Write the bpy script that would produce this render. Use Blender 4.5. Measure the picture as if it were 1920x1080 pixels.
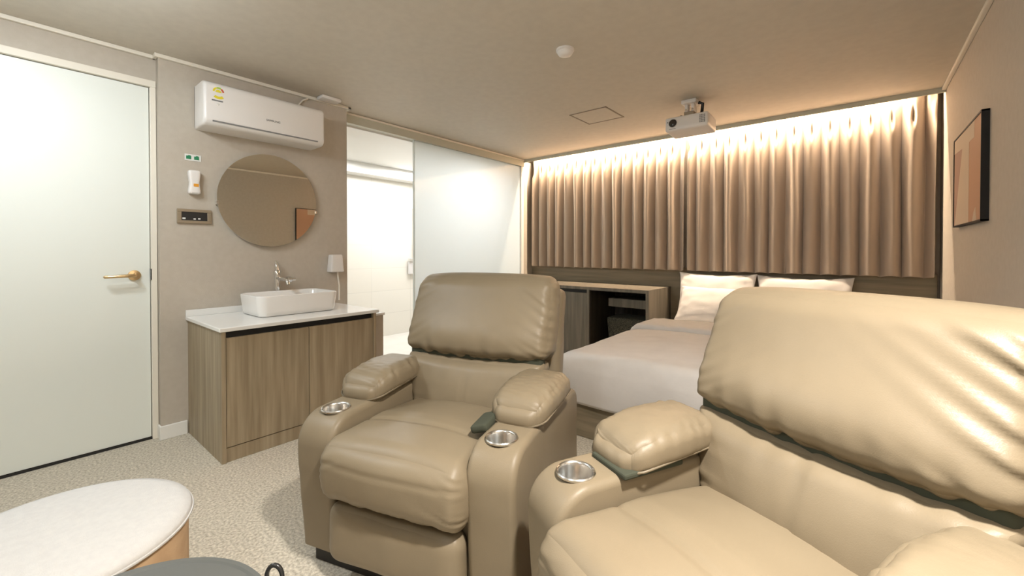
import bpy, bmesh, math, random
from mathutils import Vector, Matrix, noise
random.seed(7)
for o in list(bpy.data.objects):
    bpy.data.objects.remove(o)
C = bpy.context.scene.collection
PI = math.pi

# ------------------------------------------------------------------ camera, world, lights, exposure
YAW = math.radians(39.5)
cam_d = bpy.data.cameras.new('camera'); cam = bpy.data.objects.new('camera', cam_d); C.objects.link(cam)
cam_d.sensor_width = 36.0; cam_d.lens = 791 / 1920 * 36; cam_d.clip_start = 0.02
cam.location = (0, 0, 1.13)
cam.rotation_euler = (math.radians(89.4), 0, YAW)
cam_d.shift_y = (478 - 540) / 1920
bpy.context.scene.camera = cam
w = bpy.data.worlds.new('world'); bpy.context.scene.world = w; w.use_nodes = True
w.node_tree.nodes['Background'].inputs[0].default_value = (1, .95, .88, 1)
w.node_tree.nodes['Background'].inputs[1].default_value = 0.0
vs = bpy.context.scene.view_settings
vs.view_transform = 'Standard'; vs.look = 'None'; vs.gamma = 1; vs.use_curve_mapping = False
vs.exposure = 0.14

def area(name, loc, size, power, color, rot=(0, 0, 0), shape='DISK', size_y=None, spread=PI):
    l = bpy.data.lights.new(name, 'AREA'); l.shape = shape; l.size = size
    if size_y: l.size_y = size_y
    l.energy = power; l.color = color; l.spread = spread
    o = bpy.data.objects.new(name, l); C.objects.link(o); o.location = loc; o.rotation_euler = rot
    return o
COOL = (.91, .99, 1.05); WARM = (1.0, .93, .85); LED = (1.0, .78, .57)
def lamp(name, loc, r, power, color):
    l = bpy.data.lights.new(name, 'POINT'); l.shadow_soft_size = r; l.energy = power; l.color = color
    o = bpy.data.objects.new(name, l); C.objects.link(o); o.location = loc
    return o
lamp('fill_light_by_door', (-2.15, .0, 2.10), .08, 19, COOL)  # added fill, an unseen bare point that brightens the ceiling
area('downlight_by_door', (-2.35, -.2, 2.27), .14, 12, COOL)
lamp('fill_light_over_entry', (-.55, -.8, 2.10), .08, 19, COOL)  # second added fill, unseen, lifts the ceiling and right wall
area('downlight_over_recliner', (0.14, 0.58, 2.27), .14, 50, WARM, spread=math.radians(125))
area('bathroom_ceiling_lamp', (-4.15, 2.5, 2.165), .8, 10, (.97, .98, 1))
area('bathroom_ceiling_lamp', (-4.15, 3.45, 2.165), .9, 29, (.97, .98, 1))
area('cove_led_light', (-1.46, 4.325, 2.375), 3.42, 168, LED, rot=(math.radians(52), 0, 0), shape='RECTANGLE', size_y=.02)

# ------------------------------------------------------------------ materials
def lin(c):
    return tuple((x / 255 / 12.92 if x / 255 <= .04045 else ((x / 255 + .055) / 1.055) ** 2.4) for x in c)
def mat(name, rgb, rough=.5, metal=0, spec=.5, emit=None, emit_s=0, coat=0, sheen=0):
    m = bpy.data.materials.new(name); m.use_nodes = True
    b = m.node_tree.nodes['Principled BSDF']
    b.inputs['Base Color'].default_value = (*rgb, 1); b.inputs['Roughness'].default_value = rough
    b.inputs['Metallic'].default_value = metal; b.inputs['Specular IOR Level'].default_value = spec
    b.inputs['Coat Weight'].default_value = coat; b.inputs['Sheen Weight'].default_value = sheen
    if emit:
        b.inputs['Emission Color'].default_value = (*emit, 1); b.inputs['Emission Strength'].default_value = emit_s
    return m
def nd(m, t, **kw):
    n = m.node_tree.nodes.new(t)
    for k, v in kw.items(): setattr(n, k, v)
    return n
def lk(m, a, b): m.node_tree.links.new(a, b)
def mottled(name, rgb, rgb2, scale=8, rough=.5, stretch=(1, 1, 1), bump=0, bump_scale=200, detail=4, lo=.35, hi=.65, bstretch=None, **kw):
    m = mat(name, rgb, rough, **kw); b = m.node_tree.nodes['Principled BSDF']
    tc = nd(m, 'ShaderNodeTexCoord'); mp = nd(m, 'ShaderNodeMapping'); mp.inputs['Scale'].default_value = stretch
    lk(m, tc.outputs['Object'], mp.inputs['Vector'])
    n = nd(m, 'ShaderNodeTexNoise'); n.inputs['Scale'].default_value = scale; n.inputs['Detail'].default_value = detail
    lk(m, mp.outputs[0], n.inputs['Vector'])
    r = nd(m, 'ShaderNodeValToRGB'); r.color_ramp.elements[0].position = lo; r.color_ramp.elements[1].position = hi
    r.color_ramp.elements[0].color = (*rgb, 1); r.color_ramp.elements[1].color = (*rgb2, 1)
    lk(m, n.outputs['Fac'], r.inputs['Fac']); lk(m, r.outputs['Color'], b.inputs['Base Color'])
    if bump:
        n2 = nd(m, 'ShaderNodeTexNoise'); n2.inputs['Scale'].default_value = bump_scale; n2.inputs['Detail'].default_value = 3
        if bstretch:
            mp2 = nd(m, 'ShaderNodeMapping'); mp2.inputs['Scale'].default_value = bstretch
            lk(m, tc.outputs['Object'], mp2.inputs['Vector']); lk(m, mp2.outputs[0], n2.inputs['Vector'])
        else: lk(m, tc.outputs['Object'], n2.inputs['Vector'])
        bp = nd(m, 'ShaderNodeBump'); bp.inputs['Strength'].default_value = bump; bp.inputs['Distance'].default_value = .004
        lk(m, n2.outputs['Fac'], bp.inputs['Height']); lk(m, bp.outputs[0], b.inputs['Normal'])
    return m

M = {}
M['wall'] = mottled('taupe_wallpaper', (.485, .435, .365), (.51, .46, .39), 30, .75, bump=.15, bump_scale=260)
M['ceil'] = mottled('taupe_ceiling_paper', (.57, .52, .44), (.60, .55, .465), 20, .6, bump=.12, bump_scale=220)
M['white'] = mat('white_paint', (.80, .79, .75), .45)
M['door'] = mat('white_door_paint', (.79, .82, .77), .38)
M['cream'] = mat('cream_trim_paint', (.80, .75, .65), .5)
M['sage'] = mat('sage_grey_header', (.50, .50, .42), .45)
M['black'] = mat('black_gap', (.012, .011, .010), .6)
M['carpet'] = mottled('loop_carpet', (.37, .33, .265), (.70, .64, .53), 95, .95, bump=.9, bump_scale=170, detail=6, lo=.32, hi=.68, spec=.1)
M['wood'] = mottled('grey_oak_laminate', (.235, .182, .112), (.405, .33, .222), 3.2, .5, stretch=(9, 9, .55), bump=.1, bump_scale=60, detail=6, lo=.3, hi=.7, bstretch=(4, 4, .2))
M['wood_h'] = mottled('grey_oak_panel', (.17, .14, .09), (.28, .23, .155), 3.2, .5, stretch=(.6, 9, 9), detail=6, lo=.3, hi=.7)
M['wood_shaded'] = mottled('shaded_oak_laminate', (.13, .115, .088), (.235, .205, .158), 3.2, .5, stretch=(9, 9, .55), detail=6, lo=.3, hi=.7)  # same oak in a darker copy, the cabinet front's shade put into the colour
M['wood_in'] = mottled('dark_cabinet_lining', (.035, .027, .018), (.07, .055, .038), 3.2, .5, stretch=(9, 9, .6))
M['quartz'] = mat('white_quartz', (.82, .81, .78), .2)
M['ceramic'] = mat('white_ceramic', (.84, .82, .79), .1, coat=.5)
M['chrome'] = mat('chrome', (.82, .82, .82), .08, 1)
M['steel'] = mat('brushed_steel', (.70, .69, .67), .22, 1)
M['brass'] = mat('satin_brass', (.70, .52, .30), .28, 1)
M['mirror'] = mat('mirror_glass', (.86, .85, .78), .01, 1)
M['leather'] = mottled('khaki_leather', (.215, .173, .114), (.232, .188, .125), 5, .42, bump=.10, bump_scale=420, spec=.3)
M['piping'] = mat('leather_piping', (.20, .162, .108), .45)
M['lining'] = mat('dark_green_lining', (.045, .050, .032), .9)
M['linen'] = mottled('white_linen', (.67, .645, .62), (.70, .675, .65), 12, .8, bump=.12, bump_scale=90)
M['cottonb'] = mottled('white_boucle', (.54, .53, .515), (.57, .56, .54), 60, .95, bump=.35, bump_scale=350)
M['tanside'] = mottled('tan_suede', (.44, .29, .165), (.52, .355, .21), 14, .85, bump=.2, bump_scale=200)
M['grey'] = mat('dark_grey_table', (.10, .105, .098), .42)
M['plastic'] = mat('white_plastic', (.80, .77, .74), .32)
M['plastic2'] = mat('pale_grey_plastic', (.60, .58, .55), .4)
M['dark'] = mat('dark_plastic', (.02, .02, .02), .25)
M['lens'] = mat('lens_glass', (.015, .012, .012), .05, coat=1)
M['taupe_metal'] = mat('taupe_metal', (.34, .28, .20), .4, .5)
M['green'] = mat('green_print', (.02, .22, .10), .5)
M['yellow'] = mat('yellow_print', (.80, .68, .05), .5)
M['orange'] = mat('orange_print', (.75, .33, .03), .5)
M['red'] = mat('red_print', (.62, .12, .06), .5)
M['ink'] = mat('grey_print', (.22, .22, .22), .5)
M['icon'] = mat('white_print', (.75, .75, .72), .5)
M['frame'] = mat('black_frame', (.012, .010, .009), .6)
M['art_pink'] = mat('art_dusty_pink', (.42, .27, .20), .7)
M['art_beige'] = mat('art_beige', (.60, .49, .37), .7)
M['art_copper'] = mat('art_copper', (.50, .29, .18), .6)
M['art_dark'] = mat('art_brown', (.25, .15, .10), .7)
M['led'] = mat('led_strip', (1, .9, .7), .5, emit=LED, emit_s=6)

m = mat('satin_curtain', (.40, .315, .24), .42, sheen=.4); M['curtain'] = m
m = mat('frosted_glass', (.86, .89, .88), .12); M['frost'] = m
nt = m.node_tree; b = nt.nodes['Principled BSDF']; out = nt.nodes['Material Output']
tr = nd(m, 'ShaderNodeBsdfTranslucent'); tr.inputs[0].default_value = (.93, .96, .96, 1)
gl = nd(m, 'ShaderNodeBsdfGlossy'); gl.inputs['Roughness'].default_value = .06; gl.inputs[0].default_value = (1, 1, 1, 1)
mx = nd(m, 'ShaderNodeMixShader'); mx.inputs[0].default_value = .8
lw = nd(m, 'ShaderNodeLayerWeight'); lw.inputs[0].default_value = .25
mx2 = nd(m, 'ShaderNodeMixShader')
lk(m, b.outputs[0], mx.inputs[1]); lk(m, tr.outputs[0], mx.inputs[2])
lk(m, lw.outputs['Fresnel'], mx2.inputs[0]); lk(m, mx.outputs[0], mx2.inputs[1]); lk(m, gl.outputs[0], mx2.inputs[2])
lk(m, mx2.outputs[0], out.inputs[0])
def tile_mat(name, c1, c2, mortar, sx, sy, rough):
    m = mat(name, c1, rough); b = m.node_tree.nodes['Principled BSDF']
    tc = nd(m, 'ShaderNodeTexCoord'); sp = nd(m, 'ShaderNodeSeparateXYZ'); lk(m, tc.outputs['Object'], sp.inputs[0])
    ad = nd(m, 'ShaderNodeMath', operation='ADD'); lk(m, sp.outputs[0], ad.inputs[0]); lk(m, sp.outputs[1], ad.inputs[1])
    cb = nd(m, 'ShaderNodeCombineXYZ'); lk(m, ad.outputs[0], cb.inputs[0]); lk(m, sp.outputs[2], cb.inputs[1])
    br = nd(m, 'ShaderNodeTexBrick'); br.offset = 0; br.inputs['Scale'].default_value = 1
    br.inputs['Brick Width'].default_value = sx; br.inputs['Row Height'].default_value = sy; br.inputs['Mortar Size'].default_value = .003
    br.inputs['Color1'].default_value = (*c1, 1); br.inputs['Color2'].default_value = (*c2, 1); br.inputs['Mortar'].default_value = (*mortar, 1)
    lk(m, cb.outputs[0], br.inputs['Vector']); lk(m, br.outputs['Color'], b.inputs['Base Color'])
    return m
M['tile'] = tile_mat('cream_wall_tile', (.78, .74, .66), (.80, .765, .69), (.70, .67, .6), .60, .30, .25)
M['tilef'] = mottled('bathroom_floor_tile', (.72, .69, .63), (.76, .73, .67), 6, .3)

# ------------------------------------------------------------------ mesh helpers
def tag(o, label=None, cat=None, group=None, kind=None):
    if label: o['label'] = label
    if cat: o['category'] = cat
    if group: o['group'] = group
    if kind: o['kind'] = kind
    return o
def thing(name, label, cat, loc=(0, 0, 0), rz=0, group=None, kind=None):
    o = bpy.data.objects.new(name, None); C.objects.link(o); o.empty_display_size = .05
    o.location = loc; o.rotation_euler = (0, 0, rz)
    return tag(o, label, cat, group, kind)
def obj(name, bm, m, parent=None, loc=None, rot=None, smooth=None, bevel=0):
    """link a bmesh as ONE mesh object; smooth = auto-smooth angle in degrees"""
    bmesh.ops.recalc_face_normals(bm, faces=bm.faces[:])
    me = bpy.data.meshes.new(name)
    if smooth:
        for f in bm.faces: f.smooth = True
        lim = math.radians(smooth)
        for e in bm.edges:
            if len(e.link_faces) == 2 and e.calc_face_angle(0) > lim: e.smooth = False
    bm.to_mesh(me); bm.free()
    o = bpy.data.objects.new(name, me); C.objects.link(o)
    for x in (m if isinstance(m, (list, tuple)) else [m]): me.materials.append(x)
    if parent: o.parent = parent
    if loc: o.location = loc
    if rot: o.rotation_euler = rot
    return o
def BM(): return bmesh.new()
def add_box(bm, lo, hi, bev=0, seg=2, mi=0):
    r = bmesh.ops.create_cube(bm, size=1)
    vs_ = r['verts']
    c = [(a + b) / 2 for a, b in zip(lo, hi)]; s = [b - a for a, b in zip(lo, hi)]
    for v in vs_: v.co = Vector([v.co[i] * s[i] + c[i] for i in range(3)])
    fs = list({f for v in vs_ for f in v.link_faces})
    for f in fs: f.material_index = mi
    if bev:
        es = list({e for v in vs_ for e in v.link_edges})
        bmesh.ops.bevel(bm, geom=es, offset=bev, segments=seg, affect='EDGES', profile=.5, clamp_overlap=True)
    return bm
def box(lo, hi, bev=0, seg=2): return add_box(BM(), lo, hi, bev, seg)
def add_tube(bm, pts, r, n=10, closed=False, cap=True):
    pts = [Vector(p) for p in pts]; L = len(pts)
    rs = r if isinstance(r, (list, tuple)) else [r] * L
    rings = []; up = None
    for i, p in enumerate(pts):
        a = pts[i - 1] if (i > 0 or closed) else p
        b_ = pts[(i + 1) % L] if (i < L - 1 or closed) else p
        t = (b_ - a).normalized()
        if up is None:
            up = t.orthogonal().normalized()
        else:
            up = (up - t * up.dot(t))
            up = up.normalized() if up.length > 1e-6 else t.orthogonal().normalized()
        s = t.cross(up)
        rings.append([bm.verts.new(p + (up * math.cos(2 * PI * k / n) + s * math.sin(2 * PI * k / n)) * rs[i]) for k in range(n)])
    for i in range(L if closed else L - 1):
        A, B_ = rings[i], rings[(i + 1) % L]
        for k in range(n): bm.faces.new((A[k], A[(k + 1) % n], B_[(k + 1) % n], B_[k]))
    if cap and not closed:
        bm.faces.new(rings[0][::-1]); bm.faces.new(rings[-1])
    return bm
def tube(pts, r, n=10, closed=False): return add_tube(BM(), pts, r, n, closed)
def add_lathe(bm, prof, n=32, axis='z', loc=(0, 0, 0), cap=(True, True)):
    """profile of (radius, height) turned about an axis"""
    loc = Vector(loc); rings = []
    for r, h in prof:
        ring = []
        for k in range(n):
            a = 2 * PI * k / n; x, y = r * math.cos(a), r * math.sin(a)
            v = {'z': (x, y, h), 'x': (h, x, y), 'y': (x, h, y)}[axis]
            ring.append(bm.verts.new(loc + Vector(v)))
        rings.append(ring)
    for A, B_ in zip(rings, rings[1:]):
        for k in range(n): bm.faces.new((A[k], A[(k + 1) % n], B_[(k + 1) % n], B_[k]))
    if cap[0]: bm.faces.new(rings[0][::-1])
    if cap[1]: bm.faces.new(rings[-1])
    return bm
def lathe(prof, n=32, axis='z', loc=(0, 0, 0), cap=(True, True)): return add_lathe(BM(), prof, n, axis, loc, cap)
def cushion(half, r, n=(24, 24, 24), puff=(0, 0, 0), post=None):
    """rounded, crowned box: six grids welded at the edges; post(pos, abc) may move every vertex"""
    bm = BM(); cache = {}
    h = Vector(half)
    rr = r if isinstance(r, (tuple, list)) else (r, r, r)
    def vert(ijk):
        if ijk in cache: return cache[ijk]
        a = [math.sin((2 * ijk[q] / n[q] - 1) * PI / 2) for q in range(3)]
        p = Vector([a[q] * h[q] for q in range(3)])
        q_ = Vector([max(-(h[k] - rr[k]), min(h[k] - rr[k], p[k])) for k in range(3)])
        d = Vector([(p[k] - q_[k]) / rr[k] for k in range(3)])
        if d.length > 1e-9: d.normalize()
        pos = q_ + Vector([d[k] * rr[k] for k in range(3)])
        for k in range(3):
            i, j = [x for x in range(3) if x != k]
            pos[k] += puff[k] * a[k] ** 3 * (1 - a[i] ** 2) * (1 - a[j] ** 2)
        if post: pos = post(pos, a)
        cache[ijk] = bm.verts.new(pos)
        return cache[ijk]
    for k in range(3):
        i, j = [x for x in range(3) if x != k]
        for end in (0, n[k]):
            for u in range(n[i]):
                for v in range(n[j]):
                    def key(uu, vv):
                        t = [0, 0, 0]; t[k] = end; t[i] = uu; t[j] = vv; return tuple(t)
                    bm.faces.new((vert(key(u, v)), vert(key(u + 1, v)), vert(key(u + 1, v + 1)), vert(key(u, v + 1))))
    return bm
def nz(x, y=0, z=0): return noise.noise(Vector((x, y, z)))
def soft_extrude(prof, x0, x1, r, seg=5):
    """profile of (y, z) swept along x with rounded rims"""
    P = [Vector((p[0], p[1])) for p in prof]; N = len(P)
    area2 = sum(P[i].x * P[(i + 1) % N].y - P[(i + 1) % N].x * P[i].y for i in range(N))
    if area2 < 0: P.reverse()
    nor = []
    for i in range(N):
        t = (P[(i + 1) % N] - P[i - 1]).normalized(); nor.append(Vector((-t.y, t.x)))   # inward for ccw
    bm = BM(); rings = []
    st = [(x0 + r - r * math.sin(t), r * (1 - math.cos(t))) for t in [PI / 2 * (seg - k) / seg for k in range(seg + 1)]]
    st += [(x1 - r + r * math.sin(t), r * (1 - math.cos(t))) for t in [PI / 2 * k / seg for k in range(seg + 1)]]
    for x, ins in st:
        rings.append([bm.verts.new((x, (P[i] + nor[i] * ins).x, (P[i] + nor[i] * ins).y)) for i in range(N)])
    for A, B_ in zip(rings, rings[1:]):
        for k in range(N): bm.faces.new((A[k], A[(k + 1) % N], B_[(k + 1) % N], B_[k]))
    bm.faces.new(rings[0][::-1]); bm.faces.new(rings[-1])
    return bm
def arc(cx, cy, r, a0, a1, n=8):
    return [(cx + r * math.cos(math.radians(a0 + (a1 - a0) * k / n)), cy + r * math.sin(math.radians(a0 + (a1 - a0) * k / n))) for k in range(n + 1)]
def dens(prof, step=.02):
    out_ = []
    for i, p in enumerate(prof):
        q = prof[(i + 1) % len(prof)]; L = math.dist(p, q); k = max(1, int(L / step))
        out_ += [(p[0] + (q[0] - p[0]) * t / k, p[1] + (q[1] - p[1]) * t / k) for t in range(k)]
    return out_
def cut(o, bm_cut):
    """subtract a shape from o, once, leaving a plain mesh"""
    me = bpy.data.meshes.new('tool'); bmesh.ops.recalc_face_normals(bm_cut, faces=bm_cut.faces[:]); bm_cut.to_mesh(me); bm_cut.free()
    t = bpy.data.objects.new('tool', me); C.objects.link(t); 
    md = o.modifiers.new('cut', 'BOOLEAN'); md.object = t; md.operation = 'DIFFERENCE'; md.solver = 'EXACT'
    bpy.context.view_layer.update()
    dg = bpy.context.evaluated_depsgraph_get()
    new = bpy.data.meshes.new_from_object(o.evaluated_get(dg))
    o.modifiers.clear(); old = o.data; new.name = old.name; o.data = new
    bpy.data.meshes.remove(old); bpy.data.objects.remove(t); bpy.data.meshes.remove(me)
def struct(name, bm, m, label, parent=None, smooth=None):
    o = obj(name, bm, m, parent, smooth=smooth)
    if not parent: tag(o, label, kind='structure')
    return o

# ------------------------------------------------------------------ the room
CZ = 2.29; XR = .465; XD = -3.262; XA = -3.208; XG = -3.34; YN = -1.9; YF = 4.282; YB = 4.50; YA0, YA1 = .602, 1.79
struct('floor', box((XG - .02, YN, -.05), (XR, YB, 0)), M['carpet'], 'beige flecked loop pile carpet over the whole floor')
bm = box((XG - .04, YN - .1, CZ), (XR + .1, YF, CZ + .15)); struct('ceiling', bm, M['ceil'], 'flat taupe papered ceiling')
bm = box((-3.45, YF, 2.42), (XR + .1, YB + .1, 2.5)); add_box(bm, (-3.45, YF - .012, CZ + .02), (XR + .1, YF, 2.42))
struct('ceiling_cove', bm, M['white'], 'white recess in the ceiling above the curtains')
struct('wall_right', box((XR, YN, 0), (XR + .1, YB + .1, 2.5)), M['wall'], 'plain taupe papered wall on the right with one picture')
struct('wall_back', box((-3.45, YB, 0), (XR + .1, YB + .1, 2.5)), M['wall'], 'back wall hidden behind the curtains')
struct('wall_near', box((XG, YN - .1, 0), (XR + .1, YN, CZ)), M['wall'], 'taupe wall behind the camera')
DY0, DY1 = -.36, .572
bm = box((XD - .12, YN, 0), (XD, DY0 - .03, CZ)); add_box(bm, (XD - .12, DY0 - .03, 2.135), (XD, YA0, CZ)); add_box(bm, (XD - .12, DY1 + .028, 0), (XD, YA0 + .01, 2.135))
struct('wall_left', bm, M['wall'], 'taupe papered wall around the white door')
struct('wall_washbasin', box((XA - .14, YA0, 0), (XA, YA1, CZ)), M['wall'], 'taupe papered wall behind the washbasin')
# half-height stub wall beside the vanity
bm = box((XA, 1.685, 0), (-2.72, 1.80, .655)); struct('wall_stub', bm, M['wall'], 'low taupe stub wall between vanity and bathroom doorway')
struct('trim_sill', box((XA, 1.675, .655), (-2.71, 1.81, .672), .003), M['white'], 'white sill capping the low stub wall')
# mouldings
def moulding(name, lo, hi, label, m='cream'): struct(name, box(lo, hi, .004, 2), M[m], label)
moulding('trim_left', (XD, YN, CZ - .022), (XD + .022, YA0 - .002, CZ), 'thin cream ceiling moulding above the white door')
bm = box((XA, YA0 - .02, CZ - .022), (XA + .022, YA1 + .03, CZ), .004); add_box(bm, (XD + .0, YA0 - .02, CZ - .022), (XA + .01, YA0 - .001, CZ), .003)
add_box(bm, (XG, YA1, CZ - .022), (XA + .022, YA1 + .03, CZ), .003)
struct('trim_washbasin', bm, M['cream'], 'thin cream ceiling moulding above the air conditioner')
moulding('trim_right', (XR - .022, YN, CZ - .022), (XR, YF - .01, CZ), 'thin cream ceiling moulding along the right wall')
struct('trim_fascia', box((XG, YF - .012, CZ - .036), (XR, YF + .004, CZ + .02), .003), M['sage'], 'grey fascia board hiding the curtain light strip')
bm = box((XA, YA0, 0), (XA + .014, .728, .082), .003); add_box(bm, (XD, YA0 - .008, 0), (XA + .014, YA0 + .006, .082), .003)
struct('baseboard_left', bm, M['white'], 'white baseboard between door frame and vanity')
struct('baseboard_right', box((XR - .014, YN, 0), (XR, YB, .082), .003), M['white'], 'white baseboard along the right wall')

# bathroom behind the glass
BX = -4.83; BC = 2.19
struct('bathroom_floor', box((BX, 1.4, -.05), (XG - .02, YB, 0)), M['tilef'], 'pale bathroom floor')
struct('bathroom_ceiling', box((BX - .1, 1.3, BC), (XG - .05, YB, BC + .08)), M['white'], 'white bathroom ceiling')
struct('wall_bathroom_far', box((BX - .1, 1.3, 0), (BX, YB, BC)), M['tile'], 'cream tiled far wall of the bathroom')
bm = box((BX, 1.3, 0), (XG - .05, 1.4, BC)); add_box(bm, (BX, YB, 0), (-3.44, YB + .1, BC + .1))
struct('wall_bathroom_sides', bm, M['tile'], 'cream tiled side walls of the bathroom')
struct('trim_bathroom_soffit', box((BX, 1.4, BC - .13), (BX + .20, YB, BC), .004), M['white'], 'white soffit along the bathroom far wall')
bm = box((XG - .06, YA1, BC + .012), (XG + .02, YF - .012, CZ), .003)
struct('trim_header', bm, M['sage'], 'sage grey header beam over the bathroom glass')
struct('trim_header_edge', box((XG + .02, YA1 + .03, CZ - .020), (XG + .028, YF - .012, CZ - .004)), M['cream'], 'thin tan strip along the header beam')
struct('trim_glass_post', box((XG - .045, 4.225, 0), (XG + .012, 4.275, BC + .012), .003), M['white'], 'white post where the bathroom glass meets the curtains')
struct('wall_glass_return', box((XG - .06, 4.275, 0), (XG + .01, YB, CZ - .02)), M['wall'], 'narrow wall strip between glass and curtain')
t = thing('glass_door', 'frosted white sliding glass panel of the bathroom', 'glass door', (XG, 3.40, 0), kind=None)
obj('glass_panel', box((-.022, -.835, .02), (-.012, .823, BC + .012), .002), M['frost'], t)
bm = box((-.028, -.838, .02), (-.006, -.830, BC + .012), .001)
obj('edge_strip', bm, mat('pale_glass_edge', (.70, .76, .74), .2), t)
obj('bottom_rail', box((-.03, -.838, 0.001), (-.004, .823, .022)), M['steel'], t)

# door
t = thing('door_1', 'plain white door in a cream frame with brass lever handle', None, (XD, 0, 0), kind='structure')
obj('door_leaf', box((-.045, DY0, .014), (-.012, DY1 - .003, 2.098), .002), M['door'], t)
bm = BM()
for lo, hi in (((-.07, DY0 - .032, 0), (.010, DY0 - .001, 2.101)), ((-.07, DY1, 0), (.010, DY1 + .028, 2.101)), ((-.07, DY0 - .032, 2.101), (.010, DY1 + .028, 2.14))): add_box(bm, lo, hi, .003)
obj('door_frame', bm, M['cream'], t)
obj('threshold_gap', box((-.04, DY0, .0005), (-.005, DY1, .012)), M['black'], t)
hd = obj('door_handle', lathe([(.001, -.012), (.029, -.012), (.030, -.004), (.028, -.001), (.012, .001), (.011, .045), (.001, .047)], 32, 'x', (0, .497, .985)), M['brass'], t, smooth=40)
obj('lever', tube([(.038, .497, .985), (.045, .485, .985), (.047, .46, .985), (.047, .365, .982), (.047, .36, .982)], [.010, .0105, .010, .0085, .004], 12), M['brass'], hd, smooth=60)
obj('strike_plate', box((-.012, DY1 - .004, .955), (.0105, DY1 + .001, 1.02)), M['dark'], t)

# ------------------------------------------------------------------ air conditioner
t = thing('air_conditioner', 'white wall-mounted split air conditioner above the round mirror', 'air conditioner', (XA, .775, 1.885))
W_, H_ = .735, .272
prof = [(0.0, 0.0), (.06, 0.0)] + arc(.153, .047, .046, -85, -5, 7) + arc(.165, .23, .035, 0, 80, 5) + [(.15, H_), (0, H_)]
bm = soft_extrude(dens([(-p[0], p[1]) for p in prof], .012), 0, W_, .018)
# soft_extrude sweeps along local x with profile (y, z): turn it so the sweep runs along world +y and depth along +x
bmesh.ops.transform(bm, matrix=Matrix(((0, -1, 0, 0), (1, 0, 0, 0), (0, 0, 1, 0), (0, 0, 0, 1))), verts=bm.verts[:])
obj('body', bm, M['plastic'], t, smooth=35)
fl = obj('louver', box((.158, .045, .032), (.1985, W_ - .05, .042), .002), M['plastic'], t, rot=None)
obj('air_slot', box((.150, .045, .024), (.1965, W_ - .05, .032)), M['ink'], t)
# energy sticker: arc gauge with yellow band under it
def flat_arc(bm, cy, cz, r0, r1, a0, a1, x, n=10, th=.0006):
    vs0 = []
    for k in range(n + 1):
        a = math.radians(a0 + (a1 - a0) * k / n)
        for r in (r0, r1): vs0.append((bm.verts.new((x, cy + r * math.cos(a), cz + r * math.sin(a))), bm.verts.new((x + th, cy + r * math.cos(a), cz + r * math.sin(a)))))
    for k in range(n):
        a, b_, c, d = vs0[2 * k], vs0[2 * k + 1], vs0[2 * k + 3], vs0[2 * k + 2]
        bm.faces.new((a[1], b_[1], c[1], d[1])); bm.faces.new((a[0], a[1], d[1], d[0])); bm.faces.new((b_[0], c[0], c[1], b_[1]))
    return bm
st = obj('energy_sticker', flat_arc(BM(), .075, .205, .020, .030, 115, 178, .2001), M['yellow'], t); tag(st, 'yellow and red energy sticker')
obj('gauge_arc', flat_arc(BM(), .075, .205, .020, .030, 60, 112, .2001), mat('lime_print', (.45, .62, .08), .5), st)
obj('gauge_arc', flat_arc(BM(), .075, .205, .020, .030, 8, 57, .2001), M['red'], st)
obj('gauge_hub', flat_arc(BM(), .075, .203, .001, .016, 0, 180, .2001), M['yellow'], st)
obj('yellow_band', flat_arc(BM(), .075, .205, .026, .042, 232, 312, .2001), M['yellow'], st)
obj('print_line', box((.2001, .040, .148), (.2006, .098, .156)), M['ink'], st)
obj('indicator', lathe([(.001, .2001), (.0075, .2001), (.006, .2020), (.001, .2022)], 16, 'x', (0, .072, .132)), M['icon'], t)
def text(name, s, size, m, parent, loc, rot, ext=.0006):
    cu = bpy.data.curves.new(name, 'FONT'); cu.body = s; cu.size = size; cu.extrude = ext; cu.align_x = 'CENTER'; cu.align_y = 'CENTER'
    o = bpy.data.objects.new(name, cu); C.objects.link(o)
    bpy.context.view_layer.update()
    me = bpy.data.meshes.new_from_object(o.evaluated_get(bpy.context.evaluated_depsgraph_get()))
    bpy.data.objects.remove(o)
    o = bpy.data.objects.new(name, me); C.objects.link(o); me.materials.clear(); me.materials.append(m); o.parent = parent; o.location = loc; o.rotation_euler = rot
    return o
text('maker_mark', 'SAMSUNG', .019, M['ink'], t, (.2004, .385, .102), (PI / 2, 0, PI / 2))
bm = tube([(.02, .60, H_ - .002), (.02, .62, H_ + .03), (.012, .66, H_ + .085), (.012, .70, H_ + .11)], .006, 8)
obj('pipe', bm, M['cream'], t, smooth=60)

# ------------------------------------------------------------------ mirror
t = thing('round_mirror', 'large round frameless mirror above the vessel washbasin', 'mirror', (XA, 1.205, 1.477))
obj('mirror_glass', lathe([(.312, .024), (.318, .024), (.320, .026), (.320, .029), (.319, .030)], 96, 'x'), M['mirror'], t, smooth=30)
obj('backing', lathe([(.27, 0.0), (.27, .024)], 64, 'x'), M['plastic2'], t, smooth=30)
for y, z in ((-.317, -.04), (.317, -.06)):
    obj('clip', box((.0, y - .008, z - .012), (.034, y + .008, z + .012), .003), M['chrome'], t)

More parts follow.
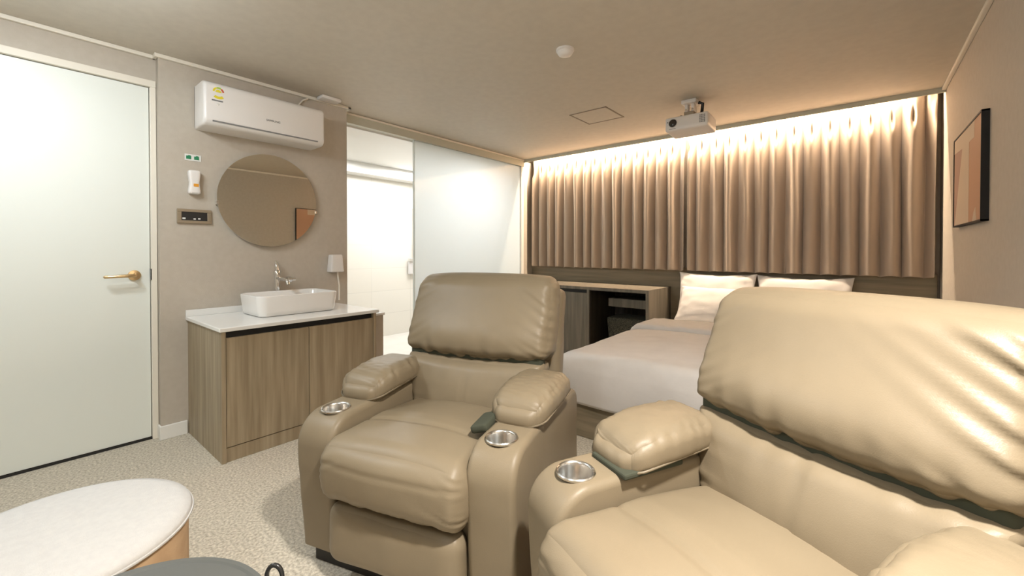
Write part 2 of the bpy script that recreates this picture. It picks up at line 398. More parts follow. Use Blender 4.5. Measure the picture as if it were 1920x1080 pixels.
# small wall fittings by the door
t = thing('wall_label', 'small white wall label with two green pictograms', 'label', (XA, .768, 1.707))
obj('plate', box((0, -.042, -.020), (.003, .042, .020), .001), M['icon'], t)
for y in (-.022, .018):
    bm = box((.003, y - .013, -.011), (.0036, y + .013, .009)); add_box(bm, (.003, y - .004, .009), (.0036, y + .010, .013))
    obj('pictogram', bm, M['green'], t)
t = thing('emergency_torch', 'white emergency torch with orange label in its wall holder', 'torch', (XA, .768, 1.552))
def post_t(p, a):
    p.y *= 1 - .22 * max(0, 1 - abs(p.z + .005) / .05); return p
obj('torch_body', cushion((.022, .032, .074), .014, (8, 10, 20), post=post_t), M['plastic'], t, loc=(.022, 0, 0), smooth=60)
obj('orange_label', box((.0435, -.008, -.028), (.0452, .018, -.010)), M['orange'], t)
obj('lamp_window', box((.030, -.016, -.071), (.0435, .014, -.061), .002), M['plastic2'], t)
t = thing('room_controller', 'taupe framed room controller with black display', 'controller', (XA, .772, 1.342))
bm = BM()
for lo, hi in (((0, -.088, .026), (.014, .088, .044)), ((0, -.088, -.044), (.014, .088, -.026)), ((0, -.088, -.026), (.014, -.066, .026)), ((0, .066, -.026), (.014, .088, .026))): add_box(bm, lo, hi, .002)
obj('frame', bm, M['taupe_metal'], t)
obj('display', box((0, -.066, -.026), (.010, .066, .026)), M['dark'], t)
for y, z, a, b_ in ((-.054, -.014, .008, .005), (.000, -.016, .006, .004), (.024, -.014, .006, .004)): obj('symbol', box((.010, y - a, z - b_), (.0105, y + a, z + b_)), M['icon'], t)
# shaded outlet cover with cord
t = thing('outlet_cover', 'white tapered wall outlet cover with a cord down to the counter', 'outlet cover', (XA, 1.672, 1.03))
def post_o(p, a):
    k = 1 + .10 * -a[2]; p.y *= k; p.x = p.x * (1 + .15 * -a[2]); return p
obj('cover', cushion((.035, .048, .068), .008, (8, 8, 8), post=post_o), M['plastic'], t, loc=(.036, 0, 0), smooth=50)
obj('cord', tube([(.045, .012, -.066), (.047, .016, -.12), (.055, .02, -.17), (.05, .022, -.23), (.06, .016, -.288)], .007, 8), M['cream'], t, smooth=60)
# smoke detector, hatch, trim sensor
t = thing('smoke_detector', 'round white detector on the ceiling', 'smoke detector', (-1.32, 2.083, CZ))
obj('base', lathe([(.052, 0), (.052, -.010), (.046, -.014)], 40), M['plastic'], t, smooth=35)
obj('dome', lathe([(.044, -.012), (.045, -.02), (.038, -.032), (.02, -.038), (.001, -.039)], 40), M['plastic'], t, smooth=50)
t = thing('ceiling_hatch', 'square taupe access hatch in the ceiling left of the projector', 'hatch', (-1.756, 3.28, CZ))
bm = BM(); q = .172
for lo, hi in (((-q, -q, -.004), (q, -q + .012, .001)), ((-q, q - .012, -.004), (q, q, .001)), ((-q, -q, -.004), (-q + .012, q, .001)), ((q - .012, -q, -.004), (q, q, .001))): add_box(bm, lo, hi)
obj('rim', bm, mat('hatch_rim', (.30, .25, .19), .6), t)
obj('panel', box((-q + .014, -q + .014, -.002), (q - .014, q - .014, .001)), M['ceil'], t)
t = thing('ceiling_sensor', 'small white box sensor on the ceiling edge beside the air conditioner', 'sensor', (-3.12, 1.60, CZ))
obj('case', box((-.045, -.075, -.026), (.045, .075, 0), .008), M['plastic'], t, smooth=40)

# ------------------------------------------------------------------ projector
t = thing('projector', 'white ceiling projector with dark lens in front of the curtains', 'projector', (-1.02, 3.30, CZ))
obj('ceiling_plate', box((-.055, .06, -.030), (.055, .17, 0), .006), M['plastic'], t)
bm = box((-.035, .085, -.095), (-.013, .145, -.03), .003); add_box(bm, (.013, .085, -.095), (.035, .145, -.03), .003)
br = obj('bracket', bm, M['plastic'], t)
for x in (-.024, .024): obj('bolt', lathe([(.001, .078), (.009, .079), (.009, .086)], 14, 'y', (x, 0, -.075)), M['chrome'], br, smooth=30)
obj('cable', tube([(.055, .13, -.02), (.085, .13, -.035), (.075, .15, -.08), (.05, .2, -.13)], .012, 8), M['dark'], t, smooth=60)
bm = box((-.10, .05, -.140), (-.03, .07, -.128)); add_box(bm, (.0, .05, -.140), (.10, .17, -.124)); add_box(bm, (-.10, .16, -.140), (-.03, .18, -.124)); add_box(bm, (-.035, .07, -.135), (.035, .16, -.092))
obj('mount_arms', bm, M['taupe_metal'], t)
pb = obj('body', cushion((.157, .115, .053), .014, (14, 12, 8)), M['plastic'], t, loc=(0, .115, -.192), rot=(math.radians(-3), 0, 0), smooth=60)
obj('lens', lathe([(.030, -.119), (.028, -.1215), (.024, -.117), (.016, -.120), (.001, -.1215)], 32, 'y', (-.096, 0, .004)), M['lens'], pb, smooth=40)
obj('lens_ring', lathe([(.034, -.113), (.034, -.119), (.030, -.120), (.030, -.114)], 32, 'y', (-.096, 0, .004)), M['plastic2'], pb, smooth=40)
bm = BM()
for i in range(4):
    for j in range(5): add_box(bm, (.098 + i * .0105, -.1162, -.026 + j * .0125), (.105 + i * .0105, -.1145, -.017 + j * .0125))
obj('vent', bm, M['ink'], pb)
obj('sensor_window', box((-.142, -.1162, .012), (-.132, -.1145, .020)), M['ink'], pb)
obj('focus_knob', box((-.045, -.112, .050), (-.030, -.095, .056), .002), M['ink'], pb)
obj('printed_line', box((-.125, -.1160, -.0405), (-.075, -.1145, -.037)), M['ink'], pb)

# ------------------------------------------------------------------ vanity and washbasin
VX, VY0, VY1, VZ = -2.585, .735, 1.655, .70
t = thing('washbasin_vanity', 'grey oak vanity cabinet with two doors under the white counter', 'vanity', (XA, 0, 0))
D_ = VX - XA
bm = box((.001, VY0, 0.001), (D_, VY0 + .02, VZ)); add_box(bm, (.001, VY1 - .02, 0.001), (D_, VY1, VZ)); add_box(bm, (.02, VY0 + .02, .03), (D_ - .055, VY1 - .02, VZ - .02))
obj('carcass', bm, M['wood'], t)
obj('plinth', box((.05, VY0 + .02, 0.001), (D_ - .008, VY1 - .02, .075)), M['wood'], t)
obj('shadow_gap', box((.05, VY0 + .02, .655), (D_ - .03, VY1 - .02, VZ)), M['black'], t)
ym = (VY0 + VY1) / 2
for a, b_ in ((VY0 + .023, ym - .0015), (ym + .0015, VY1 - .023)):
    obj('door', box((D_ - .025, a, .08), (D_ - .005, b_, .664), .0015), M['wood'], t)
o = thing('counter', 'white quartz counter with low upstand on the vanity', 'countertop', (XA, 0, VZ))
obj('slab', box((.001, VY0 - .012, 0), (D_ + .015, VY1 + .015, .022), .004), M['quartz'], o)
obj('upstand', box((.001, VY0 - .012, .022), (.014, VY1 + .015, .062), .002), M['quartz'], o)
CT = VZ + .022
# vessel basin, open rectangle with rounded corners
BX0, BX1, BY0, BY1 = -3.118, -2.768, .98, 1.485
t = thing('vessel_basin', 'white rectangular vessel basin on the counter', 'basin', ((BX0 + BX1) / 2, (BY0 + BY1) / 2, CT))
def rrect(hx, hy, r, n=8):
    pts = []
    for cx, cy, a in ((hx - r, hy - r, 0), (-hx + r, hy - r, 90), (-hx + r, -hy + r, 180), (hx - r, -hy + r, 270)):
        pts += arc(cx, cy, r, a, a + 90, n)
    return pts
bm = BM(); hx, hy = (BX1 - BX0) / 2, (BY1 - BY0) / 2
prev = None; first = None
for z, ins in ((0.001, .022), (.006, .014), (.03, .010), (.124, .0), (.129, .002), (.130, .005), (.128, .009), (.118, .014), (.05, .024), (.03, .040), (.024, .075)):
    ring = [bm.verts.new((x, y, z)) for x, y in rrect(hx - ins, hy - ins, max(.012, .05 - ins * .3))]
    if prev:
        for k in range(len(ring)): bm.faces.new((prev[k], prev[(k + 1) % len(ring)], ring[(k + 1) % len(ring)], ring[k]))
    else: first = ring
    prev = ring
bm.faces.new(first[::-1]); bm.faces.new(prev)
obj('bowl', bm, M['ceramic'], t, smooth=50)
obj('drain', lathe([(.028, .0245), (.026, .029), (.001, .030)], 24), M['chrome'], t, smooth=40)
t = thing('basin_faucet', 'chrome single-lever faucet behind the vessel basin', 'faucet', (-3.158, 1.235, CT))
bm = lathe([(.026, .001), (.026, .012), (.019, .016), (.018, .235), (.022, .238), (.022, .262), (.018, .268)], 24); 
obj('column', bm, M['chrome'], t, smooth=40)
obj('spout', tube([(.0, .0, .215), (.06, .004, .212), (.13, .008, .208), (.15, .009, .200), (.155, .009, .178)], [.013, .013, .013, .014, .013], 14), M['chrome'], t, smooth=60)
obj('lever', tube([(0, 0, .268), (-.004, 0, .29), (-.012, 0, .335), (-.012, 0, .338)], [.014, .012, .006, .003], 12), M['chrome'], t, smooth=60)
obj('handle_knob', lathe([(.001, .0), (.020, .002), (.023, .012), (.020, .03), (.012, .036), (.010, .06)], 20, 'y', (.07, .035, .205)), M['chrome'], t, smooth=40)
# shower fittings on the bathroom far wall
t = thing('shower_mixer', 'pale shower mixer and holder on the bathroom wall at the glass edge', 'shower', (BX, 3.66, 0))
bm = tube([(.04, 0, 1.0), (.04, 0, 1.75)], .011, 10); add_tube(bm, [(.0, 0, 1.02), (.04, 0, 1.02)], .012); add_tube(bm, [(0, 0, 1.72), (.04, 0, 1.72)], .012)
obj('riser', bm, M['chrome'], t, smooth=50)
obj('shower_head', lathe([(.012, 0), (.018, .02), (.05, .05), (.052, .062), (.001, .064)], 24, 'x', (.05, .0, 1.70)), M['chrome'], t, smooth=40)
obj('towel', box((.02, -.09, .80), (.05, .05, 1.0), .012), M['linen'], t)
obj('mixer_body', tube([(.05, -.09, 1.0), (.05, .09, 1.0)], .024, 14), M['chrome'], t, smooth=50)

# ------------------------------------------------------------------ headboard panelling, cabinet
PY = 4.452
o = obj('headboard_panel', box((XG + .012, PY, 0.001), (XR - .016, YB - .004, .955), .002), M['wood_h']); tag(o, 'long grey oak wall panel below the curtains and behind the bed', 'headboard')
t = thing('window_wall_cabinet', 'low grey oak cabinet with open niche between bathroom glass and bed', 'cabinet', (0, 3.855, 0))
x0, x1, dd, zt = XG + .015, -1.52, PY - 3.855 - .001, .755
bm = box((x0, 0, zt - .03), (x1, dd, zt)); add_box(bm, (x1 - .03, 0, 0.001), (x1, dd, zt - .03)); add_box(bm, (x0, 0, 0.001), (x0 + .02, dd, zt - .03))
add_box(bm, (-2.175, 0, 0.001), (-2.15, dd, zt - .03)); add_box(bm, (x0 + .02, .02, 0.001), (x1 - .03, dd, .06))
obj('carcass', bm, M['wood_shaded'], t)
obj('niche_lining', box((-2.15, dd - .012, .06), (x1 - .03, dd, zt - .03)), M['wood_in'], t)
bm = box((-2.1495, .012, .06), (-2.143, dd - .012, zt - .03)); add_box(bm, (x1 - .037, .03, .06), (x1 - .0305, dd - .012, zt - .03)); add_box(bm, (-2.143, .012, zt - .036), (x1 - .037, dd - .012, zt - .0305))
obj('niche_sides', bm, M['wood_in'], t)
obj('inner_shelf', box((-2.04, .22, .545), (x1 - .038, dd - .012, .63)), M['wood_shaded'], t)
xs = [x0 + .02, (x0 + .02 - 2.175) / 2, -2.175]
for a, b_ in zip(xs, xs[1:]):
    obj('door', box((a + .002, .0, .065), (b_ - .002, .018, zt - .065), .0015), M['wood_shaded'], t)
obj('grip_slot', box((x0 + .02, .02, zt - .066), (-2.175, .05, zt - .03)), M['black'], t)
o = thing('wire_basket', 'dark basket standing in the open cabinet niche', 'basket', (-1.80, 4.18, .061))
def post_b(p, a):
    p.x *= 1 + .06 * a[2]; p.y *= 1 + .06 * a[2]; return p
obj('basket_body', cushion((.22, .16, .19), .02, (8, 8, 8), post=post_b), mottled('dark_woven', (.02, .018, .012), (.12, .11, .075), 90, .8), o, loc=(0, 0, .19), smooth=40)

# ------------------------------------------------------------------ bed
BDX0, BDX1, BDY0 = -1.44, .08, 2.225
t = thing('bed', 'double bed on a dark wood platform with white mattress', 'bed', (0, 0, 0))
bm = box((BDX0, BDY0 + .01, 0.001), (BDX1, PY - .001, .21), .003)
obj('bed_base', bm, M['wood_h'], t)
obj('mattress', cushion(((BDX1 - BDX0) / 2 - .02, (PY - BDY0) / 2 - .03, .125), .04, (10, 10, 6)), M['linen'], t, loc=((BDX0 + BDX1) / 2, (PY + BDY0) / 2, .336), smooth=60)
# duvet: draped slab, hollow under, over the mattress
def drape(name, x0, x1, y0, y1, ztop, zbot_front, zbot_side, thick, nx=70, ny=80):
    bm = BM(); g = []
    r = .07
    sx = [(x0 + (x1 - x0) * i / nx) for i in range(nx + 1)]
    Ls = ztop - zbot_side; Lf = ztop - zbot_front
    wx = x1 - x0; wy = y1 - y0
    def fold(s, W, L0, L1):
        """arc-length s from the left hem to the right hem -> (offset, drop)"""
        q = r * PI / 2
        if s < L0 - r: return 0.0, (L0 - s)
        if s < L0 - r + q:
            a = (s - (L0 - r)) / r; return r - r * math.cos(a), r - r * math.sin(a)
        s2 = s - (L0 - r + q)
        if s2 < W - 2 * r: return r + s2, 0.0
        s3 = s2 - (W - 2 * r)
        if s3 < q:
            a = s3 / r; return W - r + r * math.sin(a), r - r * math.cos(a)
        return W, r + (s3 - q)
    q = r * PI / 2
    tx = (Ls - r) * 2 + 2 * q + wx - 2 * r
    ty = (Lf - r) + q + wy - r
    for j in range(ny + 1):
        row = []
        for i in range(nx + 1):
            ox, dx = fold(tx * i / nx, wx, Ls, Ls)
            oy, dy = fold(ty * j / ny, wy + 5, Lf, Lf)
            x, y = x0 + ox, y0 + oy
            z = ztop - max(dx, dy)
            bul = .012 * nz(x * 3.1, y * 2.7, 1.3) + .006 * nz(x * 9, y * 7, 4)
            crown = .03 * max(0, 1 - ((x - (x0 + x1) / 2) / (wx / 2)) ** 2)
            if max(dx, dy) < r * .9: z += bul + crown
            else:
                k = (ztop - z)
                if dy > dx: y += .012 * nz(x * 5, z * 2, 7) - .02 * math.sin(PI * min(1, k / Lf))
                else: x += .012 * nz(y * 5, z * 2, 9)
            row.append(bm.verts.new((x, y, z)))
        g.append(row)
    for j in range(ny):
        for i in range(nx): bm.faces.new((g[j][i], g[j][i + 1], g[j + 1][i + 1], g[j + 1][i]))
    return bm
t = thing('duvet', 'white duvet with turned-down top spread over the bed', 'duvet', (0, 0, 0))
o = obj('duvet_cover', drape('duvet', BDX0 - .02, BDX1 + .02, BDY0 - .01, 3.40, .492, .205, .22, .03), M['linen'], t, smooth=80)
sm = o.modifiers.new('thick', 'SOLIDIFY'); sm.thickness = .02; sm.offset = -1
def post_d(p, a):
    p.z += .022 * (1 - (p.x / .8) ** 2) + .010 * nz(p.x * 4, p.y * 5, 2) + .006 * nz(p.x * 14, p.y * 3, 6)
    p.y += .018 * nz(p.x * 3, 0, 5) + .03 * (abs(a[0]) ** 4) * (1 if a[1] < 0 else 0)
    if abs(a[0]) > .9: p.z -= .05 * (abs(a[0]) - .9) / .1
    return p
obj('turned_fold', cushion(((BDX1 - BDX0) / 2 + .024, .20, .032), .03, (60, 20, 8), post=post_d), M['linen'], t, loc=((BDX0 + BDX1) / 2, 3.44, .505), smooth=70)
def pillow_bm(seed, hw=.345, hh=.235, th=.085):
    def post(p, a):
        u, v = a[0], a[2]
        k = (1 - u * u) * (1 - v * v)
        pinch = max(0.02, k ** .42)
        y = p.y * pinch
        x = p.x * (1 - .05 * (1 - u * u) * abs(v) ** 1 + 0) ; z = p.z
        x = a[0] * hw * (1 - .07 * (1 - v * v)); z = a[2] * hh * (1 - .10 * (1 - u * u) * 1)
        e = 1 - max(abs(u), abs(v))
        y += .012 * math.exp(-e / .25) * nz(u * 6 + seed, v * 6, seed) * (1 if e > .02 else .3) + .008 * nz(u * 3, v * 3, seed + 3)
        return Vector((x, y, z))
    return cushion((hw, th, hh), .03, (36, 8, 30), post=post)
def pillow(name_label, x, y, z, tilt, rz, seed, hw=.345, hh=.235):
    o = obj('pillow', pillow_bm(seed, hw, hh), M['linen'], None, loc=(x, y, z), rot=(math.radians(-tilt), 0, math.radians(rz)), smooth=80)
    return tag(o, name_label, 'pillow', 'pillows at the head of the bed')
pillow('white pillow leaning on the headboard at the left, behind another pillow', -1.065, 4.335, .685, 14, 0, 1)
pillow('white pillow on the bed propped in front of the left pillow', -1.00, 4.11, .632, 38, 0, 4, .335, .195)
pillow('white pillow leaning on the headboard at the right', -.375, 4.335, .68, 14, 0, 9)

# ------------------------------------------------------------------ curtains and light strip
def curtain(x0, x1, npl, seed, y=4.385, zb=.925, zt=2.395, nzv=46, flare=0):
    n = npl * 24; bm = BM(); rows = []
    rnd = random.Random(seed); ph = [rnd.uniform(-.14, .14) for _ in range(npl + 2)]; am = [rnd.uniform(.85, 1.15) for _ in range(npl + 2)]
    for j in range(nzv + 1):
        t = j / nzv; z = zt + (zb - zt) * t
        row = []
        for i in range(n + 1):
            s = i / n * npl; k = min(npl, int(s)); f = s - int(s)
            amp = am[k] * (1 - f) + am[k + 1] * f
            ds = ph[k] * (1 - f) + ph[k + 1] * f
            pos = s + ds * min(1, t * 1.6) + .06 * nz(s * .8, t * 1.5, seed)
            # pinched at the heading, rolling folds below
            w_ = 2 * PI * pos
            pin = math.exp(-((((pos) % 1.0) - .5) / .09) ** 2)
            soft = .5 + .5 * math.cos(w_)
            soft = soft ** 1.3
            tt = min(1, max(0, (t - .03) / .22)); tt = tt * tt * (3 - 2 * tt)
            off = (1 - tt) * (.030 * pin) - tt * .074 * amp * (soft - .5) + .004 * nz(pos * 5, t * 3, seed + 2)
            off += .060 * math.exp(-((((pos + .5) % 1.0) - .5) / .040) ** 2) * math.exp(-((t - .175) / .035) ** 2)
            xx = x0 + (x1 - x0) * (i / n) + tt * .020 * math.sin(w_) * amp * .8
            zz = z + (.006 * math.cos(w_) * (1 if j == nzv else 0))
            row.append(bm.verts.new((xx, y + off, zz)))
        rows.append(row)
    for j in range(nzv):
        for i in range(n): bm.faces.new((rows[j][i], rows[j][i + 1], rows[j + 1][i + 1], rows[j + 1][i]))
    return bm
for lab, a, b_, npl, seed in (('satin taupe pleated curtain at the left, beside the bathroom glass', -3.25, -1.355, 15, 3), ('satin taupe pleated curtain at the right, above the bed', -1.325, .435, 14, 8)):
    t = thing('curtain', lab, 'curtain', (0, 0, 0), group='curtains on the back wall')
    o = obj('cloth', curtain(a, b_, npl, seed), M['curtain'], t, smooth=180)
    sm = o.modifiers.new('thick', 'SOLIDIFY'); sm.thickness = .003; sm.offset = 0
    sd = o.modifiers.new('soft', 'SUBSURF'); sd.levels = 1; sd.render_levels = 1
    obj('heading_tape', box((a, 4.418, 2.33), (b_, 4.421, 2.395)), M['curtain'], t)
t = thing('curtain_rail', 'white curtain rail in the ceiling recess', 'curtain rail', (0, 0, 0))
obj('rail', box((XG + .06, 4.385, 2.396), (XR, 4.425, 2.42), .003), M['white'], t)
o = obj('light_strip', box((XG + .17, 4.286, 2.385), (XR - .21, 4.300, 2.40)), M['led']); tag(o, 'warm glowing light strip in the recess above the curtains', 'light strip')

# ------------------------------------------------------------------ picture
t = thing('wall_picture', 'black framed abstract print in pink and beige on the right wall', 'picture', (XR, 3.32, 1.532))
hw, hh, fd = .38, .262, .028
bm = BM()
for lo, hi in (((-fd, -hw, hh - .008), (0, hw, hh)), ((-fd, -hw, -hh), (0, hw, -hh + .008)), ((-fd, -hw, -hh), (0, -hw + .008, hh)), ((-fd, hw - .008, -hh), (0, hw, hh))): add_box(bm, lo, hi)
obj('frame', bm, M['frame'], t)
pr = obj('print', box((-.024, -hw + .008, -hh + .008), (-.004, hw - .008, hh - .008)), M['art_pink'], t)
def artpoly(name, pts, m, lift):
    bm = BM(); x = -.0242 - lift
    A = [bm.verts.new((x, y, z)) for y, z in pts]; B_ = [bm.verts.new((x + .0003, y, z)) for y, z in pts]
    bm.faces.new(A); bm.faces.new(B_[::-1])
    for k in range(len(pts)): bm.faces.new((A[k], A[(k + 1) % len(pts)], B_[(k + 1) % len(pts)], B_[k]))
    return obj(name, bm, m, pr)
H = hh - .008; Wd = hw - .008
artpoly('copper_field', [(-Wd, -H), (-.06, -H), (-.06, H), (-Wd, H)], M['art_copper'], .0)
artpoly('beige_shape', [(-.07, -H), (.345, -H), (.12, H - .085), (Wd, H - .075), (Wd, H), (-.20, H), (-.20, H - .085), (-.07, H - .085)], M['art_beige'], .0005)
artpoly('pale_tip', [(-.17, -H), (-.27, -H), (-.25, -H + .07), (-.20, -H + .045)], M['art_beige'], .0008)

# ------------------------------------------------------------------ pouf and side table
t = thing('round_pouf', 'round pouf with white top and tan side by the door', 'pouf', (-1.575, .085, 0))
obj('side', lathe([(.235, .001), (.262, .004), (.268, .02), (.268, .372), (.262, .378), (.001, .378)], 72), M['tanside'], t, smooth=40)
obj('top_cushion', lathe([(.262, .378), (.274, .384), (.277, .393), (.272, .403), (.245, .412), (.18, .419), (.09, .423), (.001, .424)], 72), M['cottonb'], t, smooth=60)
obj('piping', tube([(.277 * math.cos(2 * PI * k / 72), .277 * math.sin(2 * PI * k / 72), .388) for k in range(72)], .004, 6, True), M['cottonb'], t, smooth=60)
t = thing('side_table', 'round dark grey side table in front of the pouf', 'table', (-.957, .0925, 0))
obj('tabletop', lathe([(.001, .425), (.243, .425), (.252, .432), (.253, .444), (.249, .45), (.240, .45), (.236, .447), (.001, .447)], 72), M['grey'], t, smooth=35)
obj('column', lathe([(.022, .02), (.022, .425)], 24), M['grey'], t, smooth=40)
obj('foot', lathe([(.17, .001), (.17, .012), (.16, .018), (.001, .02)], 48), M['grey'], t, smooth=40)
a = math.radians(82)
pts = [Vector((0, .016 * math.cos(q_), .024 * math.sin(q_))) for q_ in [2 * PI * k / 20 for k in range(20)]]
cx_, cy_ = .262 * math.cos(a), .262 * math.sin(a)
obj('handle_ring', tube([(cx_ + p.y * math.cos(math.radians(39.5)), cy_ + p.y * math.sin(math.radians(39.5)), .462 + p.z) for p in pts], .0045, 8, True), M['dark'], t, smooth=60)

# ------------------------------------------------------------------ recliners
def gather(s, d, freq, L, A, seed): return A * math.exp(-max(0, d) / L) * nz(s * freq, d * 4, seed)
def recliner(label, loc, rz, seed, flap):
    t = thing('recliner', label, 'recliner', loc, rz, 'leather recliners')
    L = M['leather']
    # black mechanism base
    bm = box((-.375, -.358, .001), (.375, .36, .05), .004); obj('base_frame', bm, M['black'], t)
    # inner body under the seat
    obj('seat_box', box((-.262, -.35, .05), (.262, .30, .29), .01), L, t)
    # arms with cup holders
    prof = [(-.372, .055), (-.385, .20), (-.398, .36)] + arc(-.294, .431, .106, 178, 92, 12) + [(-.16, .539), (.10, .535), (.30, .515)] + arc(.33, .45, .06, 70, 0, 5) + [(.39, .055)]
    for sgn in (-1, 1):
        xo, xi = sgn * .425, sgn * .262
        bm = soft_extrude(dens(prof, .018), min(xo, xi), max(xo, xi), .022, 5)
        am = obj('armrest', bm, L, None, smooth=50)
        cx, cy = sgn * .340, -.292
        bmc = lathe([(.0455, .46), (.0455, .60)], 40, 'z', (cx, cy, 0)); cut(am, bmc); am.parent = t
        for v in am.data.vertices:
            v.co.y += .003 * nz(v.co.z * 9, v.co.x * 6, seed + sgn); v.co.x += .0025 * nz(v.co.y * 6, v.co.z * 6, seed + 4)
        zr = .5395
        obj('cup_holder', lathe([(.052, zr - .006), (.0535, zr), (.051, zr + .003), (.047, zr + .001), (.0445, zr - .004), (.0435, zr - .072), (.040, zr - .078), (.001, zr - .078)], 48, 'z', (cx, cy, 0), cap=(False, False)), M['steel'], t, smooth=40)
        # padded arm pillow
        def post_p(p, a, sgn=sgn):
            u, v = a[0], a[1]
            q_ = p.copy()
            q_.z += .014 * (1 - v * v) * (1 if a[2] > 0 else .2)               # arched top
            q_.z -= .020 * max(0, -v) ** 3                                   # nose drops to the front
            q_.x *= 1 + .10 * (1 - v * v) - .10 * max(0, -v) ** 4
            e = 1 - abs(v)
            q_.z += gather(u * .1 + v, abs(a[2]) < .2 and 0 or .02, 22, .05, .004, seed + 11) + .003 * nz(q_.x * 22, q_.y * 10, seed + sgn)
            q_.z += .009 * math.exp(-(1 - abs(u)) / .40) * nz(q_.y * 42 + u * 2, u * 1.2, seed + 5 * sgn) * (1 if a[2] > -.2 else 0)
            q_.x += .004 * math.exp(-(1 - abs(a[2])) / .6) * nz(q_.y * 40, q_.z * 6, seed + 7)
            return q_
        pad = obj('arm_pad', cushion((.100, .185, .046), (.045, .055, .040), (32, 60, 18), (.004, .006, .008), post_p), L, t, loc=(sgn * .345, -.005, .582), rot=(math.radians(2), 0, math.radians(-2 * sgn)), smooth=180)
        pts = []
        for (x, y) in rrect(.1035, .1855, .052, 6): 
            v = y / .185
            pts.append((x * (1 + .10 * (1 - v * v) - .10 * max(0, -v) ** 4), y, -.016 - .020 * max(0, -v) ** 3))
        obj('seam', tube(pts, .0032, 6, True), M['piping'], pad, smooth=60)
        lo, hi = sorted((sgn * .245, sgn * .39))
        if flap == 0 and sgn == -1: obj('pad_lining', box((lo, -.205, .536), (hi, .0, .552), .005), M['lining'], t)
        if sgn == flap:
            lo, hi = sorted((sgn * .205, sgn * .27))
            obj('pull_tab', cushion(((hi - lo) / 2, .06, .014), .010, (8, 8, 4)), M['lining'], t, loc=((lo + hi) / 2, -.195, .536), rot=(math.radians(4), math.radians(-16 * sgn), 0), smooth=60)
    # seat cushion
    def post_s(p, a):
        u, v, w_ = a
        q_ = p.copy()
        q_.x *= 1 + .07 * max(0, -v - .3)                                    # T-front spreads over the arms
        top = w_ > .0
        q_.z += .016 * (1 - u * u) * (1 if top else 0) - .03 * max(0, v) * (1 if top else 0)
        if v < -.6:
            q_.y -= .012 * (1 - u * u) * (1 - w_ * w_)
            q_.y += .004 * math.exp(-((q_.z - .045) / .008) ** 2)
            q_.y += .010 * math.exp(-(w_ + 1) / .5) * nz(q_.x * 30, w_ * 1.5, seed + 3)
            q_.y += .014 * math.exp(-(1 - abs(u)) / .25) * nz(q_.z * 50 + abs(q_.x) * 20, u, seed + 6)
        if top:
            q_.z += .004 * nz(q_.x * 5, q_.y * 4, seed + 1) - .007 * math.exp(-((q_.y - (-.075)) / .011) ** 2) * (1 - .3 * u * u)
            q_.z += .004 * math.exp(-(1 - v) / .3) * nz(q_.x * 26, v, seed + 2)
        return q_
    obj('seat_cushion', cushion((.268, .295, .105), (.045, .075, .075), (46, 90, 40), (.004, .010, .014), post_s), L, t, loc=(0, -.160, .382), smooth=180)
    # footrest
    def post_f(p, a):
        q_ = p.copy()
        if a[1] < 0: q_.y += .006 * nz(q_.x * 7, q_.z * 7, seed + 8) + .005 * math.exp(-(1 - a[2]) / .3) * nz(q_.x * 25, 0, seed + 9)
        return q_
    obj('footrest', cushion((.258, .045, .100), (.05, .035, .05), (40, 10, 20), (0, .014, 0), post_f), L, t, loc=(0, -.385, .170), smooth=180)
    # lumbar cushion
    def post_l(p, a):
        u, v, w_ = a
        q_ = p.copy(); q_.x *= 1 + .13 * w_
        q_.y += .30 * q_.z
        if v < 0:
            q_.y += .013 * math.exp(-(1 - abs(w_)) / .45) * nz(q_.x * 22, w_ * .8, seed + 12) + .012 * math.exp(-(1 - abs(u)) / .2) * nz(q_.z * 40, u, seed + 13)
            q_.y += .006 * math.exp(-(q_.x / .008) ** 2)
            q_.z += .012 * u * u * (w_ > 0)
        return q_
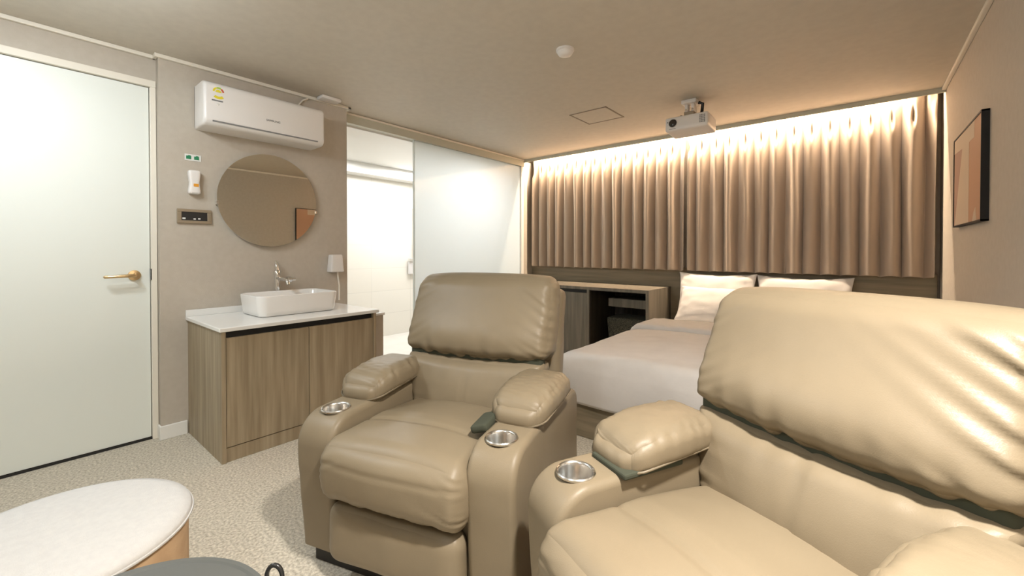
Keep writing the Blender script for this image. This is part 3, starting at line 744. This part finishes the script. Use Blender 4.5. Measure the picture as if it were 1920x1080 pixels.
    obj('lumbar_cushion', cushion((.305, .085, .113), (.05, .055, .04), (60, 12, 34), (.004, .026, .006), post_l), L, t, loc=(0, .178, .537), smooth=180)
    # head cushion with gathered lower edge
    def post_h(p, a):
        u, v, w_ = a
        q_ = p.copy()
        q_.y += .34 * q_.z
        q_.x *= 1 - .025 * max(0, w_)
        if v < .3:
            q_.y -= .030 * math.exp(-((w_ + .45) / .45) ** 2) * (1 - u ** 4)           # full belly low down
            q_.y += .020 * math.exp(-(w_ + 1) / .30) * nz(q_.x * 24 + 2 + q_.z * 6, w_ * 1.0, seed + 21) * (1 if v < 0 else .3)
            q_.y += .020 * math.exp(-(1 - abs(u)) / .24) * (1 if u > 0 else .5) * nz(q_.z * 36 + abs(q_.x) * 22, u, seed + 22)
            q_.z += .018 * u * u * max(0, -w_)
        q_.x += .003 * math.exp(-(1 - abs(u)) / .1) * nz(q_.z * 40, v * 2, seed + 24)
        q_.z -= .012 * u ** 4 * max(0, w_)
        return q_
    obj('head_cushion', cushion((.358, .085, .185), (.048, .072, .058), (84, 16, 64), (.004, .022, .004), post_h), L, t, loc=(0, .275, .833), smooth=180)
    obj('back_lining', cushion((.325, .035, .05), .02, (10, 6, 6)), M['lining'], t, loc=(0, .190, .650), smooth=60)
    # back shell
    def post_k(p, a):
        q_ = p.copy(); q_.y += .17 * q_.z + .003 * nz(q_.x * 5, q_.z * 7, seed + 30)
        q_.x += .004 * nz(q_.z * 9, q_.y * 9, seed + 31); return q_
    obj('back_shell', cushion((.350, .055, .425), (.030, .04, .045), (24, 10, 30), (0, .006, 0), post_k), L, t, loc=(0, .372, .52), smooth=180)
    return t
def cam_to_world(lat, dep):
    return (lat * math.cos(YAW) - dep * math.sin(YAW), lat * math.sin(YAW) + dep * math.cos(YAW), 0)
recliner('khaki leather recliner beside the vanity, both arms in view', cam_to_world(-.2385, 1.7266), YAW - math.radians(22), 2.0, 1)
recliner('brightly lit tan leather recliner close in front of the bed, nearest the right wall', cam_to_world(.579, .941), YAW - math.radians(65), 6.0, 0)
